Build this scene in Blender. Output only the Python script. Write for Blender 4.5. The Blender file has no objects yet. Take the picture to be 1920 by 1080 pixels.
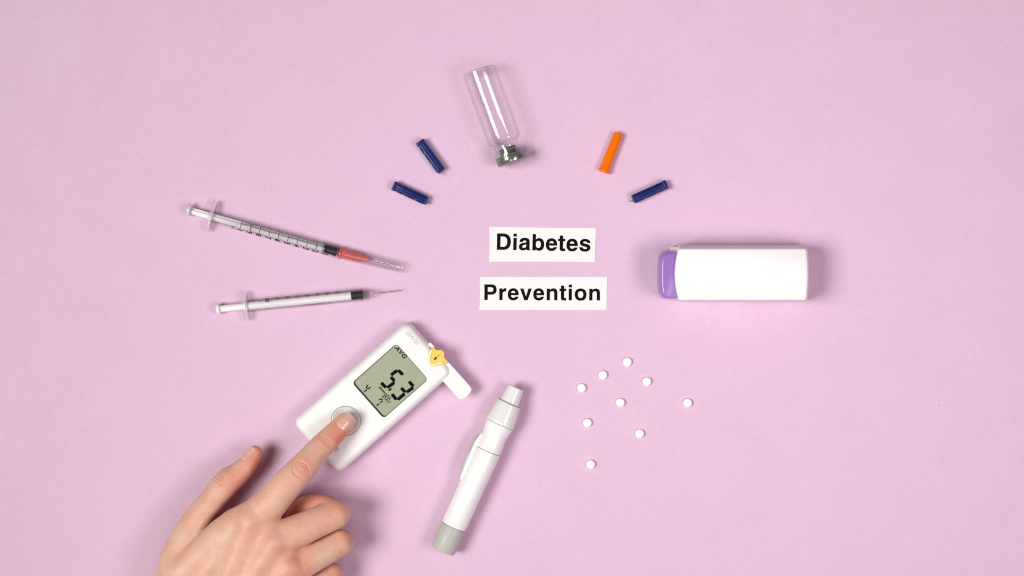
import bpy, bmesh, math, random
import numpy as np
from mathutils import Vector, Matrix
random.seed(4)
C = bpy.context.scene
COL = C.collection
R = math.radians
MM = 0.001

# ------------------------------------------------------------------ camera
H = 1000.0                       # camera height over the sheet, mm
cam = bpy.data.cameras.new("camera"); cam.sensor_width = 36.0
cam.lens = 36.0 * H / 640.0      # 640 mm of the sheet across the frame
cam.clip_start = 0.05; cam.clip_end = 20
camo = bpy.data.objects.new("camera", cam); COL.objects.link(camo)
camo.location = (0, 0, H * MM)
C.camera = camo

# ------------------------------------------------------------------ light (two softboxes, studio ambience)
w = bpy.data.worlds.new("World"); C.world = w; w.use_nodes = True
bg = w.node_tree.nodes["Background"]
bg.inputs[0].default_value = (1.0, 0.62, 0.82, 1); bg.inputs[1].default_value = 0.015

def softbox(name, loc, size, power, target=(0, 0, 0), col=(1, .985, .965), spread=180):
    l = bpy.data.lights.new(name, 'AREA'); l.shape = 'RECTANGLE'
    l.spread = R(spread); l.size, l.size_y = size; l.energy = power; l.color = col
    o = bpy.data.objects.new(name, l); COL.objects.link(o)
    o.location = loc
    o.rotation_euler = (Vector(target) - Vector(loc)).to_track_quat('-Z', 'Y').to_euler()
    return o
softbox("softbox_left", (-1.12, -0.16, 1.70), (0.90, 0.80), 8.15, (0.20, 0.04, 0), col=(.985, 1, .965), spread=80)
softbox("softbox_right", (0.66, -0.22, 1.02), (0.56, 0.36), 1.70, (0.06, 0.05, 0), col=(1, .87, .955), spread=90)
softbox("softbox_front", (0.03, -0.36, 0.95), (0.30, 0.30), 0.45, (0.05, 0.06, 0), spread=120)

C.view_settings.view_transform = 'Standard'; C.view_settings.look = 'None'
C.view_settings.exposure = 0.0; C.view_settings.gamma = 1.0
C.render.engine = 'CYCLES'
C.cycles.use_denoising = True; C.cycles.filter_width = 1.1
C.cycles.max_bounces = 10; C.cycles.transparent_max_bounces = 32
C.cycles.caustics_reflective = False; C.cycles.caustics_refractive = False

# ------------------------------------------------------------------ helpers
def at(px, py, z=0.0):
    """a point of the sheet, given in pixels of the 1920x1080 photograph, in mm, at height z"""
    f = (1 - z / H) / 3.0
    return Vector(((px - 960) * f, (540 - py) * f, z))

def ang(p, q):                    # world angle of a line between two photo points
    return math.atan2(-(q[1] - p[1]), q[0] - p[0])

def thing(name, label, cat, loc, rz=0.0, group=None, rot=None):
    o = bpy.data.objects.new(name, None); COL.objects.link(o)
    o.empty_display_size = 0.01
    o.location = Vector(loc) * MM
    o.rotation_euler = rot if rot else (0, 0, rz)
    o["label"] = label; o["category"] = cat
    if group: o["group"] = group
    return o

def tag(o, label, cat, group=None):
    o["label"] = label; o["category"] = cat
    if group: o["group"] = group
    return o

class MB:                         # mesh builder, mm
    def __init__(s): s.v = []; s.f = []
    def add(s, vs, fs, M=None):
        b = len(s.v)
        for p in vs:
            p = Vector(p)
            s.v.append(tuple(M @ p if M else p))
        for f in fs: s.f.append(tuple(i + b for i in f))
        return s
    def loft(s, loops, cap0=True, cap1=True, M=None, closed=False):
        n = len(loops[0]); vs = [p for l in loops for p in l]; fs = []
        m = len(loops)
        for k in range(m if closed else m - 1):
            a = k * n; c = ((k + 1) % m) * n
            for i in range(n):
                j = (i + 1) % n
                fs.append((a + i, a + j, c + j, c + i))
        if not closed:
            if cap0: fs.append(tuple(range(n - 1, -1, -1)))
            if cap1: fs.append(tuple((m - 1) * n + i for i in range(n)))
        return s.add(vs, fs, M)
    def lathe(s, prof, n=40, closed=False, cap0=True, cap1=True, M=None):
        """profile of (x, r) turned round the x axis"""
        loops = []
        for x, r in prof:
            r = max(r, 0.002)
            loops.append([(x, r * math.cos(2 * math.pi * i / n), r * math.sin(2 * math.pi * i / n)) for i in range(n)])
        return s.loft(loops, cap0, cap1, M, closed)
    def rbox(s, cx, cy, cz, lx, ly, lz, b=0.3, M=None):
        """box with bevelled edges"""
        loops = []
        for z, ins in ((-lz/2, b), (-lz/2 + b*.3, b*.3), (-lz/2 + b, 0), (lz/2 - b, 0), (lz/2 - b*.3, b*.3), (lz/2, b)):
            loops.append([(cx + x, cy + y, cz + z) for x, y in rrect(lx - 2*ins, ly - 2*ins, max(b - ins*.6, .02), 3)])
        return s.loft(loops, M=M)
    def build(s, name, mat, parent=None, sharp=40, smooth=True):
        me = bpy.data.meshes.new(name)
        me.from_pydata([tuple(c * MM for c in p) for p in s.v], [], s.f)
        bm = bmesh.new(); bm.from_mesh(me)
        bmesh.ops.recalc_face_normals(bm, faces=bm.faces)
        bm.to_mesh(me); bm.free()
        return link(name, me, mat, parent, sharp, smooth)

def link(name, me, mat, parent=None, sharp=40, smooth=True):
    if smooth:
        me.polygons.foreach_set("use_smooth", [True] * len(me.polygons))
        me.set_sharp_from_angle(angle=R(sharp))
    me.materials.clear(); me.materials.append(mat)
    o = bpy.data.objects.new(name, me); COL.objects.link(o)
    if parent: o.parent = parent
    return o

def rrect(lx, ly, r, n=5):
    """rounded rectangle, counter-clockwise"""
    r = min(r, lx/2 - 1e-3, ly/2 - 1e-3); out = []
    for k, (sx, sy) in enumerate(((1, 1), (-1, 1), (-1, -1), (1, -1))):
        for i in range(n + 1):
            a = R(90 * k + 90 * i / n)
            out.append((sx * (lx/2 - r) + r * math.cos(a), sy * (ly/2 - r) + r * math.sin(a)))
    return out

def at_z(loop, z): return [(x, y, z) for x, y in loop]

def evaluated(o):
    dg = bpy.context.evaluated_depsgraph_get(); dg.update()
    return bpy.data.meshes.new_from_object(o.evaluated_get(dg), depsgraph=dg)

def curve_mesh(cu):
    o = bpy.data.objects.new("tmp", cu); COL.objects.link(o)
    me = evaluated(o)
    v = [tuple(p.co) for p in me.vertices]; f = [tuple(p.vertices) for p in me.polygons]
    bpy.data.objects.remove(o); bpy.data.meshes.remove(me); bpy.data.curves.remove(cu)
    return v, f

def text_mesh(s, h, bold=0.0, sx=1.0, shear=0.0, space=1.0):
    """lettering of cap height h, centred on the origin"""
    cu = bpy.data.curves.new("txt", 'FONT'); cu.body = s; cu.offset = bold; cu.shear = shear
    cu.resolution_u = 4; cu.space_character = space
    v, f = curve_mesh(cu)
    k = h / 0.69
    v = [(x * k * sx, y * k, 0) for x, y, z in v]
    x0 = min(p[0] for p in v); x1 = max(p[0] for p in v)
    return [(x - (x0 + x1)/2, y - h/2, 0) for x, y, z in v], f

# heavy grotesque letters, outlines in 1/1000 em (M/L points, C cubic triples)
GLYPH = {
 'D': (722, "M76 0L76 718L360 718C560 718 685 590 685 360C685 130 560 0 360 0|M222 124L222 594L335 594C470 594 535 510 535 359C535 208 470 124 335 124"),
 'i': (278, "M69 0L69 532L209 532L209 0|M69 602L69 722L209 722L209 602"),
 'a': (556, "M537 0L378 0C370 18 366 38 364 57C320 10 270 -14 208 -14C100 -14 29 45 29 148C29 250 90 298 205 317L262 325C330 334 355 345 355 378C355 415 325 434 275 434C222 434 195 412 190 364L52 364C56 480 135 546 278 546C420 546 494 490 494 385L494 105C494 65 505 40 537 20|M354 268C335 252 305 246 262 238C200 226 168 205 168 157C168 115 195 92 240 92C305 92 354 140 354 205"),
 'b': (611, "M60 0L60 718L200 718L200 466C235 520 285 546 350 546C485 546 575 435 575 266C575 97 485 -14 350 -14C285 -14 235 12 198 66L198 0|M200 266C200 370 245 430 317 430C390 430 434 368 434 265C434 162 390 102 317 102C245 102 200 162 200 266"),
 'e': (556, "M528 229C529 237 529 244 529 252C529 440 440 546 283 546C125 546 30 436 30 264C30 90 125 -14 280 -14C400 -14 490 45 520 155L382 155C366 120 335 101 286 101C216 101 175 145 169 229|M172 322C182 395 218 431 278 431C338 431 374 393 382 322"),
 't': (333, "M312 532L312 431L217 431L217 145C217 110 226 98 262 98C278 98 294 100 312 103L312 -3C285 -9 257 -13 222 -13C125 -13 77 25 77 110L77 431L8 431L8 532L77 532L77 676L217 676L217 532"),
 's': (556, "M519 377C514 487 420 546 285 546C145 546 58 475 58 373C58 290 110 250 230 219L290 204C355 188 380 176 380 148C380 112 348 94 288 94C220 94 184 118 177 172L36 172C42 52 128 -14 286 -14C436 -14 522 58 522 170C522 260 462 296 350 323L285 338C215 354 196 366 196 391C196 420 228 438 281 438C345 438 374 418 380 377"),
 'P': (667, "M72 0L72 718L390 718C545 718 632 635 632 487C632 338 540 250 400 250L218 250L218 0|M218 374L218 594L360 594C450 594 488 560 488 484C488 408 450 374 360 374"),
 'r': (389, "M64 0L64 532L204 532L204 440C240 510 285 546 345 546C357 546 363 545 373 542L373 398C355 401 340 402 322 402C245 402 204 360 204 282L204 0"),
 'v': (556, "M357 0L545 532L394 532L281 144L165 532L12 532L203 0"),
 'n': (611, "M63 0L63 532L203 532L203 452C240 515 295 546 368 546C490 546 553 475 553 357L553 0L413 0L413 325C413 392 382 427 322 427C250 427 203 380 203 305L203 0"),
 'o': (611, "M575 266C575 440 475 546 305 546C135 546 35 440 35 266C35 90 135 -14 305 -14C475 -14 575 92 575 266|M435 266C435 370 385 430 305 430C225 430 175 370 175 266C175 162 225 102 305 102C385 102 435 162 435 266"),
}
def glyph_loops(spec, n=7):
    import re
    out = []
    for part in spec.split('|'):
        pts = []
        for cmd, args in re.findall(r'([MLC])([-\d ]+)', part):
            a = [float(t) for t in args.split()]
            if cmd in 'ML': pts.append((a[0], a[1]))
            else:
                p0 = pts[-1]
                for i in range(1, n + 1):
                    t = i / n; u = 1 - t
                    pts.append((u**3*p0[0] + 3*u*u*t*a[0] + 3*u*t*t*a[2] + t**3*a[4],
                                u**3*p0[1] + 3*u*u*t*a[1] + 3*u*t*t*a[3] + t**3*a[5]))
        if math.dist(pts[0], pts[-1]) < 1: pts.pop()
        out.append(pts)
    return out
def letter_mesh(ch):
    cu = bpy.data.curves.new("glyph", 'CURVE'); cu.dimensions = '2D'; cu.fill_mode = 'BOTH'; cu.offset = .007
    for pts in glyph_loops(GLYPH[ch][1]):
        sp = cu.splines.new('POLY'); sp.points.add(len(pts) - 1); sp.use_cyclic_u = True
        for p, (x, y) in zip(sp.points, pts): p.co = (x/1000, y/1000, 0, 1)
    return curve_mesh(cu)

# ------------------------------------------------------------------ materials
def mat(name, col, rough=0.4, spec=0.5, metal=0.0, coat=0.0, sss=0.0, noise=0.0, nscale=400, bump=0.0, bscale=1500, bdist=0.0001, rnoise=0.0):
    m = bpy.data.materials.new(name); m.use_nodes = True
    nt = m.node_tree; p = nt.nodes["Principled BSDF"]
    p.inputs["Base Color"].default_value = (*col, 1)
    p.inputs["Roughness"].default_value = rough
    p.inputs["Specular IOR Level"].default_value = spec
    p.inputs["Metallic"].default_value = metal
    p.inputs["Coat Weight"].default_value = coat
    if sss:
        p.inputs["Subsurface Weight"].default_value = sss
        p.inputs["Subsurface Radius"].default_value = (1, .8, .7)
        p.inputs["Subsurface Scale"].default_value = 0.002
    tc = nt.nodes.new("ShaderNodeTexCoord")
    if noise:
        n = nt.nodes.new("ShaderNodeTexNoise"); n.inputs["Scale"].default_value = nscale; n.inputs["Detail"].default_value = 4
        nt.links.new(tc.outputs["Object"], n.inputs["Vector"])
        r = nt.nodes.new("ShaderNodeMapRange")
        r.inputs["From Min"].default_value = .3; r.inputs["From Max"].default_value = .7
        r.inputs["To Min"].default_value = 1 - noise; r.inputs["To Max"].default_value = 1 + noise
        nt.links.new(n.outputs["Fac"], r.inputs["Value"])
        mx = nt.nodes.new("ShaderNodeVectorMath"); mx.operation = 'SCALE'
        mx.inputs[0].default_value = col
        nt.links.new(r.outputs[0], mx.inputs["Scale"]); nt.links.new(mx.outputs[0], p.inputs["Base Color"])
    if rnoise:
        n = nt.nodes.new("ShaderNodeTexNoise"); n.inputs["Scale"].default_value = 180; n.inputs["Detail"].default_value = 5
        nt.links.new(tc.outputs["Object"], n.inputs["Vector"])
        r = nt.nodes.new("ShaderNodeMapRange")
        r.inputs["From Min"].default_value = .3; r.inputs["From Max"].default_value = .7
        r.inputs["To Min"].default_value = rough - rnoise; r.inputs["To Max"].default_value = rough + rnoise
        nt.links.new(n.outputs["Fac"], r.inputs["Value"]); nt.links.new(r.outputs[0], p.inputs["Roughness"])
    if bump:
        n = nt.nodes.new("ShaderNodeTexNoise"); n.inputs["Scale"].default_value = bscale; n.inputs["Detail"].default_value = 3
        nt.links.new(tc.outputs["Object"], n.inputs["Vector"])
        b = nt.nodes.new("ShaderNodeBump"); b.inputs["Strength"].default_value = bump; b.inputs["Distance"].default_value = bdist
        nt.links.new(n.outputs["Fac"], b.inputs["Height"]); nt.links.new(b.outputs[0], p.inputs["Normal"])
    return m

def clear_mat(name, tint=(1, 1, 1), milk=0.0, milk_col=(.85, .85, .83), f0=0.045, rough=0.04, edge=0.25, wave=0.0, glow=0.4):
    """thin clear wall: passes light, reflects by angle, can be milky"""
    m = bpy.data.materials.new(name); m.use_nodes = True
    nt = m.node_tree; nt.nodes.clear(); L = nt.links.new; N = nt.nodes.new
    geo = N("ShaderNodeNewGeometry")
    dot = N("ShaderNodeVectorMath"); dot.operation = 'DOT_PRODUCT'
    L(geo.outputs["Normal"], dot.inputs[0]); L(geo.outputs["Incoming"], dot.inputs[1])
    ab = N("ShaderNodeMath"); ab.operation = 'ABSOLUTE'; L(dot.outputs["Value"], ab.inputs[0])
    inv = N("ShaderNodeMath"); inv.operation = 'SUBTRACT'; inv.inputs[0].default_value = 1; L(ab.outputs[0], inv.inputs[1])
    p5 = N("ShaderNodeMath"); p5.operation = 'POWER'; p5.inputs[1].default_value = 5; L(inv.outputs[0], p5.inputs[0])
    fr = N("ShaderNodeMath"); fr.operation = 'MULTIPLY_ADD'; fr.inputs[1].default_value = 1 - f0; fr.inputs[2].default_value = f0; L(p5.outputs[0], fr.inputs[0])
    fr.use_clamp = True
    # light crosses more wall towards the edge of a tube: absorb with angle
    p2 = N("ShaderNodeMath"); p2.operation = 'POWER'; p2.inputs[1].default_value = 3; L(inv.outputs[0], p2.inputs[0])
    ed = N("ShaderNodeMath"); ed.operation = 'MULTIPLY_ADD'; ed.inputs[1].default_value = -edge; ed.inputs[2].default_value = 1; L(p2.outputs[0], ed.inputs[0])
    sc = N("ShaderNodeVectorMath"); sc.operation = 'SCALE'; sc.inputs[0].default_value = tint; L(ed.outputs[0], sc.inputs["Scale"])
    tr = N("ShaderNodeBsdfTransparent"); L(sc.outputs[0], tr.inputs["Color"])
    gl = N("ShaderNodeBsdfGlossy"); gl.inputs["Roughness"].default_value = rough
    if wave:
        tc = N("ShaderNodeTexCoord"); n = N("ShaderNodeTexNoise"); n.inputs["Scale"].default_value = 260; n.inputs["Detail"].default_value = 2
        L(tc.outputs["Object"], n.inputs["Vector"])
        b = N("ShaderNodeBump"); b.inputs["Strength"].default_value = wave; b.inputs["Distance"].default_value = 0.0006
        L(n.outputs["Fac"], b.inputs["Height"]); L(b.outputs[0], gl.inputs["Normal"])
    base = tr.outputs[0]
    if milk:
        df = N("ShaderNodeBsdfDiffuse"); df.inputs["Color"].default_value = (*milk_col, 1)
        tl = N("ShaderNodeBsdfTranslucent"); tl.inputs["Color"].default_value = (*milk_col, 1)
        m1 = N("ShaderNodeMixShader"); m1.inputs[0].default_value = glow; L(df.outputs[0], m1.inputs[1]); L(tl.outputs[0], m1.inputs[2])
        m2 = N("ShaderNodeMixShader"); m2.inputs[0].default_value = milk; L(base, m2.inputs[1]); L(m1.outputs[0], m2.inputs[2])
        base = m2.outputs[0]
    mx = N("ShaderNodeMixShader"); L(fr.outputs[0], mx.inputs[0]); L(base, mx.inputs[1]); L(gl.outputs[0], mx.inputs[2])
    out = N("ShaderNodeOutputMaterial"); L(mx.outputs[0], out.inputs["Surface"])
    return m

WHITE = mat("white_plastic", (.86, .855, .83), .32, .5, rnoise=.05, sss=.06)
GLOSSW = mat("glossy_white_plastic", (.885, .88, .85), .25, .5, rnoise=.04, sss=.06)
CASEW = mat("case_white_plastic", (.87, .87, .845), .38, .4, rnoise=.05)
PAPER = mat("white_paper", (.84, .835, .815), .9, .15, noise=.012, nscale=900, bump=.2, bscale=2500, bdist=.00005)
INK = mat("black_ink", (.006, .007, .005), .8, .05)
LCDINK = mat("display_ink", (.004, .006, .006), .7, .05)
GREYINK = mat("grey_ink", (.33, .33, .32), .6, .2)
FAINT = mat("faint_grey_ink", (.10, .09, .10), .6, .2)
LCD = mat("display_glass", (.365, .392, .268), .28, .5, noise=.035, nscale=350)
DARKGAP = mat("dark_gap", (.05, .05, .045), .6, .2)
BEZEL = mat("display_edge", (.085, .085, .065), .25, .5)
GREYP = mat("grey_plastic", (.50, .50, .445), .42, .4, rnoise=.05)
BUTTON = mat("button_grey", (.68, .68, .645), .3, .5)
PURPLE = mat("purple_plastic", (.325, .172, .50), .22, .5, rnoise=.04, sss=.1)
BLUE = mat("blue_plastic", (.003, .009, .115), .38, .35, rnoise=.08)
ORANGE = mat("orange_plastic", (1.0, .19, .002), .2, .55, sss=.2, rnoise=.03)
STEEL = mat("needle_steel", (.26, .23, .24), .35, .5, metal=1)
SEAM = mat("seam_shade", (.26, .25, .23), .6, .2)
RUBBER = mat("black_rubber", (.005, .006, .007), .45, .35)
STOPPER = mat("green_grey_stopper", (.21, .225, .20), .17, .9, metal=.5, rnoise=.08)
PILLM = mat("pill_white", (.88, .875, .86), .8, .2, bump=.3, bscale=2500, bdist=.00006)
GOLD = mat("yellow_strip", (.95, .60, .10), .35, .5, noise=.05, nscale=500)
GOLDPALE = mat("pale_yellow_rim", (.93, .78, .42), .3, .5)
BLOOD = mat("dried_blood", (.035, .008, .004), .5, .3)
DUST = mat("dust", (.12, .08, .10), .9, .1)
GLASS = clear_mat("vial_glass", (.998, .998, .998), f0=.043, rough=.015, edge=.12, wave=.06)
GLASSIN = clear_mat("vial_glass_inside", (1, 1, 1), f0=.004, rough=.03, edge=.02, wave=.06)
BARREL = clear_mat("clear_barrel", (.99, .985, .99), milk=.02, f0=.022, rough=.1, edge=.30)
FROST = clear_mat("frosted_barrel", (.99, .99, .99), milk=.022, milk_col=(.9, .89, .89), f0=.018, rough=.1, edge=.07, glow=.5)
FROSTP = clear_mat("frosted_plunger", (.99, .98, .98), milk=.64, milk_col=(.93, .90, .91), f0=.04, rough=.2, edge=.04, glow=.15)
MILKW = mat("plunger_white", (.86, .86, .83), .4, .4, sss=.1)
CORAL = clear_mat("coral_hub", (1.0, .74, .70), milk=.42, milk_col=(1.0, .27, .22), f0=.04, rough=.15, edge=.05, glow=.15)
NCAP = clear_mat("clear_needle_cap", (.985, .975, .985), milk=.03, f0=.028, rough=.1, edge=.16)
PENCLEAR = clear_mat("clear_pen_cap", (.99, .985, .98), milk=.88, milk_col=(.93, .92, .895), f0=.045, rough=.12, edge=.02, glow=.04)

# ------------------------------------------------------------------ the sheet everything lies on
def sheet_material():
    m = bpy.data.materials.new("pink_paper"); m.use_nodes = True
    nt = m.node_tree; N = nt.nodes.new; L = nt.links.new; p = nt.nodes["Principled BSDF"]
    p.inputs["Roughness"].default_value = .85; p.inputs["Specular IOR Level"].default_value = .2
    tc = N("ShaderNodeTexCoord")
    n1 = N("ShaderNodeTexNoise"); n1.inputs["Scale"].default_value = 300; n1.inputs["Detail"].default_value = 6; n1.inputs["Roughness"].default_value = .65
    n2 = N("ShaderNodeTexNoise"); n2.inputs["Scale"].default_value = 30; n2.inputs["Detail"].default_value = 4
    for n in (n1, n2): L(tc.outputs["Object"], n.inputs["Vector"])
    ad = N("ShaderNodeMath"); ad.operation = 'MULTIPLY_ADD'; ad.inputs[1].default_value = .5; L(n2.outputs["Fac"], ad.inputs[0]); L(n1.outputs["Fac"], ad.inputs[2])
    cr = N("ShaderNodeValToRGB"); L(ad.outputs[0], cr.inputs[0])
    e = cr.color_ramp.elements
    e[0].position = .50; e[0].color = (.688, .470, .622, 1)
    e[1].position = 1.0; e[1].color = (.732, .514, .662, 1)
    L(cr.outputs[0], p.inputs["Base Color"])
    n3 = N("ShaderNodeTexNoise"); n3.inputs["Scale"].default_value = 1100; n3.inputs["Detail"].default_value = 4
    L(tc.outputs["Object"], n3.inputs["Vector"])
    b = N("ShaderNodeBump"); b.inputs["Strength"].default_value = .35; b.inputs["Distance"].default_value = .00012
    L(n3.outputs["Fac"], b.inputs["Height"]); L(b.outputs[0], p.inputs["Normal"])
    return m
sh = MB(); sh.loft([at_z(rrect(1500, 1100, 2, 2), -1.2), at_z(rrect(1500, 1100, 2, 2), 0)])
sheet = sh.build("pink_paper_sheet", sheet_material(), smooth=False)
sheet["kind"] = "structure"
db = MB()
for px, py in ((690, 405), (335, 413), (980, 745), (1886, 88), (1700, 300), (240, 620), (873, 187), (1420, 905), (1760, 760), (120, 190), (610, 160), (1330, 180), (1012, 905), (300, 870)):
    p = at(px, py); r = random.uniform(.12, .28); a = random.random() * 3
    db.add([(p.x + r*math.cos(a + k*1.26) * (1.7 if k % 2 else .7), p.y + r*math.sin(a + k*1.26), .02 + .12*(k % 2)) for k in range(5)] + [(p.x, p.y, .2)],
           [(k, (k+1) % 5, 5) for k in range(5)])
d = db.build("dust", DUST); d["kind"] = "stuff"

# ------------------------------------------------------------------ the two word cards
def word_card(word, corners, cx_left, base_l, base_r, cap_px, total_px, label):
    ctr = [sum(c[k] for c in corners)/4 for k in (0, 1)]
    o = thing("word_card", label, "paper label", at(*ctr), 0, "printed word cards")
    c0 = at(*ctr)
    loop = []
    n = 12
    for k in range(4):                       # scissor-cut edges are never quite straight
        a, b = at(*corners[k]), at(*corners[(k+1) % 4])
        for i in range(n):
            t = i / n; p = a.lerp(b, t); dn = Vector((-(b-a).y, (b-a).x, 0)).normalized()
            p = p + dn * (0.12 * math.sin(t*math.pi) * (1 if k != 0 else 1.6) + random.uniform(-.03, .03))
            loop.append((p.x - c0.x, p.y - c0.y))
    m = MB(); m.loft([at_z(loop, .02), at_z(loop, .30)][::-1])
    m.build("paper", PAPER, o, smooth=False)
    sc = cap_px / .718 / 3
    natural = sum(GLYPH[ch][0] for ch in word) / 1000 * sc * 3
    extra = (total_px - natural) / (len(word) - 1) / 3
    p0, p1 = at(*base_l) - c0, at(*base_r) - c0
    rot = Matrix.Rotation(math.atan2((p1-p0).y, (p1-p0).x), 4, 'Z')
    x = 0.0
    for ch in word:
        v, f = letter_mesh(ch)
        mb = MB(); mb.add([(px*sc + x, py*sc, 0) for px, py, _ in v], f, Matrix.Translation((p0.x, p0.y, .325)) @ rot)
        mb.build("letter", INK, o, smooth=False)
        x += GLYPH[ch][0]/1000*sc + extra
    return o
word_card("Diabetes", [(917.6, 425), (917, 490.4), (1115.4, 491), (1117.6, 427.8)], 0, (928.6, 468), (1107, 471.3), 30.2, 179.5,
          "white paper strip printed Diabetes in bold black letters")
word_card("Prevention", [(900, 519.4), (898.8, 581.2), (1137.2, 580.8), (1138.6, 519.2)], 0, (905.5, 562.3), (1126, 563.2), 28.9, 221.5,
          "white paper strip printed Prevention in bold black letters")

# ------------------------------------------------------------------ pills
PILL_LAB = {
 0: "white round pill at the top of the scattered pills",
 1: "white round pill next below and left of the topmost pill",
 2: "white round pill below and right of the topmost pill",
 3: "white round pill in the upper group furthest to the left",
 4: "white round pill in the middle, ringed by the other pills",
 5: "white round pill lying apart furthest to the right",
 6: "white round pill at the left, between upper pills and the lowest pill",
 7: "white round pill low down below the middle pill",
 8: "white round pill lying alone lowest of the scattered pills",
}
pill_mesh = None
for i, (px, py) in enumerate(((1176.5, 678.7), (1130.5, 703.3), (1213, 715.6), (1090.6, 727.6), (1163.2, 755), (1289.7, 755.7), (1101.5, 793), (1199.6, 813.3), (1107.8, 871))):
    if pill_mesh is None:
        m = MB()
        prof = ((0, 2.35), (.12, 2.82), (.3, 2.65), (1.75, 2.65), (1.98, 2.56), (2.1, 2.3), (2.22, 1.5), (2.27, .6))
        m.loft([[(r*math.cos(2*math.pi*k/40), r*math.sin(2*math.pi*k/40), z) for k in range(40)] for z, r in prof])
        o = m.build("pill", PILLM, sharp=50); pill_mesh = o
    else:
        o = pill_mesh.copy(); COL.objects.link(o)
    o.location = at(px, py, 2) * MM; o.location.z = 0
    o.rotation_euler.z = i
    tag(o, PILL_LAB[i], "pill", "scattered white pills")

# ------------------------------------------------------------------ glass vial
def axis_thing(name, label, cat, p, q, z, group=None):
    return thing(name, label, cat, at(p[0], p[1], z), ang(p, q), group)
vial = axis_thing("glass_vial", "empty clear glass vial lying on its side with a dark stopper", "vial", (897.5, 131.5), (960.5, 303), 10.5)
outer = [(0, 8.6), (.25, 9.8), (.9, 10.45), (2, 10.5), (44.8, 10.5), (46.4, 10.1), (47.4, 8.8), (47.9, 7.9), (48.4, 7.5), (49.4, 7.4), (52.0, 7.4), (52.7, 7.6), (53.0, 8.6), (53.5, 9.3), (54.5, 9.5), (56.0, 9.4), (56.5, 8.9)]
inner = [(56.5, 6.2), (53, 6.0), (49.2, 6.1), (47.9, 6.5), (47.1, 7.6), (46.0, 9.0), (44.6, 9.5), (3.0, 9.5), (2.0, 9.1), (1.5, 7.6), (1.9, 3.0), (2.1, .02)]
m = MB(); m.lathe([(0.5, .02), (.35, 5)] + outer + inner, 64, cap0=False, cap1=False)
gb = m.build("glass_body", GLASS, vial, sharp=35); gb.data.materials.append(GLASSIN)
rim_n = (1 + 1 + len(outer))*64
for f_ in gb.data.polygons:
    if min(f_.vertices) >= rim_n - 64: f_.material_index = 1
m = MB(); m.lathe([(51.0, .02), (51.0, 5.2), (51.5, 5.8), (56.3, 5.9)], 40, cap1=False)
m.build("plug", STOPPER, vial)
m = MB(); m.lathe([(55.6, 9.5), (55.8, 9.62), (56.2, 9.62), (56.7, 9.2), (57.1, 9.2), (57.5, 9.45), (60.2, 9.4), (60.8, 9.1), (61.0, 8.4), (60.7, 5), (60.7, .02)], 64, cap0=False, cap1=False)
m.lathe([(55.6, 9.48), (56.55, 8.95), (56.58, .02)], 64, cap0=False, cap1=False)
m.build("stopper", STOPPER, vial, sharp=30)

# ------------------------------------------------------------------ lancets
def lancet_meshes():
    b = MB()
    L = 23.2
    b.rbox(L/2, .15, 2.3, L - .8, 3.3, 3.9, .5)                 # core
    b.rbox(1.15, 0, 2.45, 2.3, 4.7, 4.7, .45)                   # rear collar
    b.rbox(L - .75, .1, 2.4, 1.5, 4.2, 4.5, .4)                 # front collar
    for y in (-.55, .75, 1.95):                                 # ribs along the top
        b.rbox(L/2 + .4, y, 4.22, L - 3.4, .5, .62, .14)
    b.rbox(L/2 + .4, 2.05, 2.4, L - 3.4, .55, 2.0, .18)
    for x0, x1 in ((3.1, 6.6), (8.0, 14.4), (15.9, 20.6)):      # broken rail down the lower side
        b.rbox((x0+x1)/2, -1.75, 2.5, x1 - x0, .95, 3.2, .2)
    for x in (1.3, 7.3, 15.15, 21.3):                           # locking nubs in the gaps
        b.rbox(x, -1.95, 3.3, .7, .9, 1.3, .15)
    n = MB(); n.lathe([(L - .2, .16), (L + 2.4, .16), (L + 3.6, .02)], 10, M=Matrix.Translation((0, -.2, 2.2)))
    return b, n
proto = None
for p, q, lab in (((787.2, 266), (829.2, 323.6), "dark blue lancet standing steepest, left of the glass vial"),
                  ((738, 348.6), (801, 378), "dark blue lancet lying flatter above the capped syringe's needle end"),
                  ((1249.4, 346.2), (1184.6, 375.6), "dark blue lancet at the right, below the orange needle cap")):
    if proto is None:
        t = axis_thing("lancet", lab, "lancet", p, q, 0, "blue lancets")
        b, n = lancet_meshes()
        for mb in (b, n): mb.v = [(x, y*1.24, z*1.15) for x, y, z in mb.v]
        b.build("body", BLUE, t); n.build("needle", STEEL, t)
        proto = t
    else:
        t = proto.copy(); COL.objects.link(t)
        for ch in proto.children:
            c = ch.copy(); COL.objects.link(c); c.parent = t
        t.location = at(*p) * MM; t.rotation_euler = (0, 0, ang(p, q)); t["label"] = lab
        if q[0] < p[0]: t.scale.y = -1
# ------------------------------------------------------------------ orange needle cap
t = axis_thing("needle_cap", "bright orange plastic needle cap lying upright-tilted right of the vial", "needle cap", (1160, 249.8), (1129, 328.5), 2.9)
m = MB(); m.lathe([(0, .02), (0, 2.1), (.2, 2.7), (.6, 2.92), (24.4, 3.32), (24.7, 3.4), (24.9, 3.75), (25.3, 3.9), (25.9, 3.85), (26.1, 3.6), (26.0, 2.6), (2, 2.0), (2, .02)], 56, cap0=False, cap1=False)
m.build("shell", ORANGE, t, sharp=50)
t["label"] = "bright orange plastic needle cap lying right of the glass vial"

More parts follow.
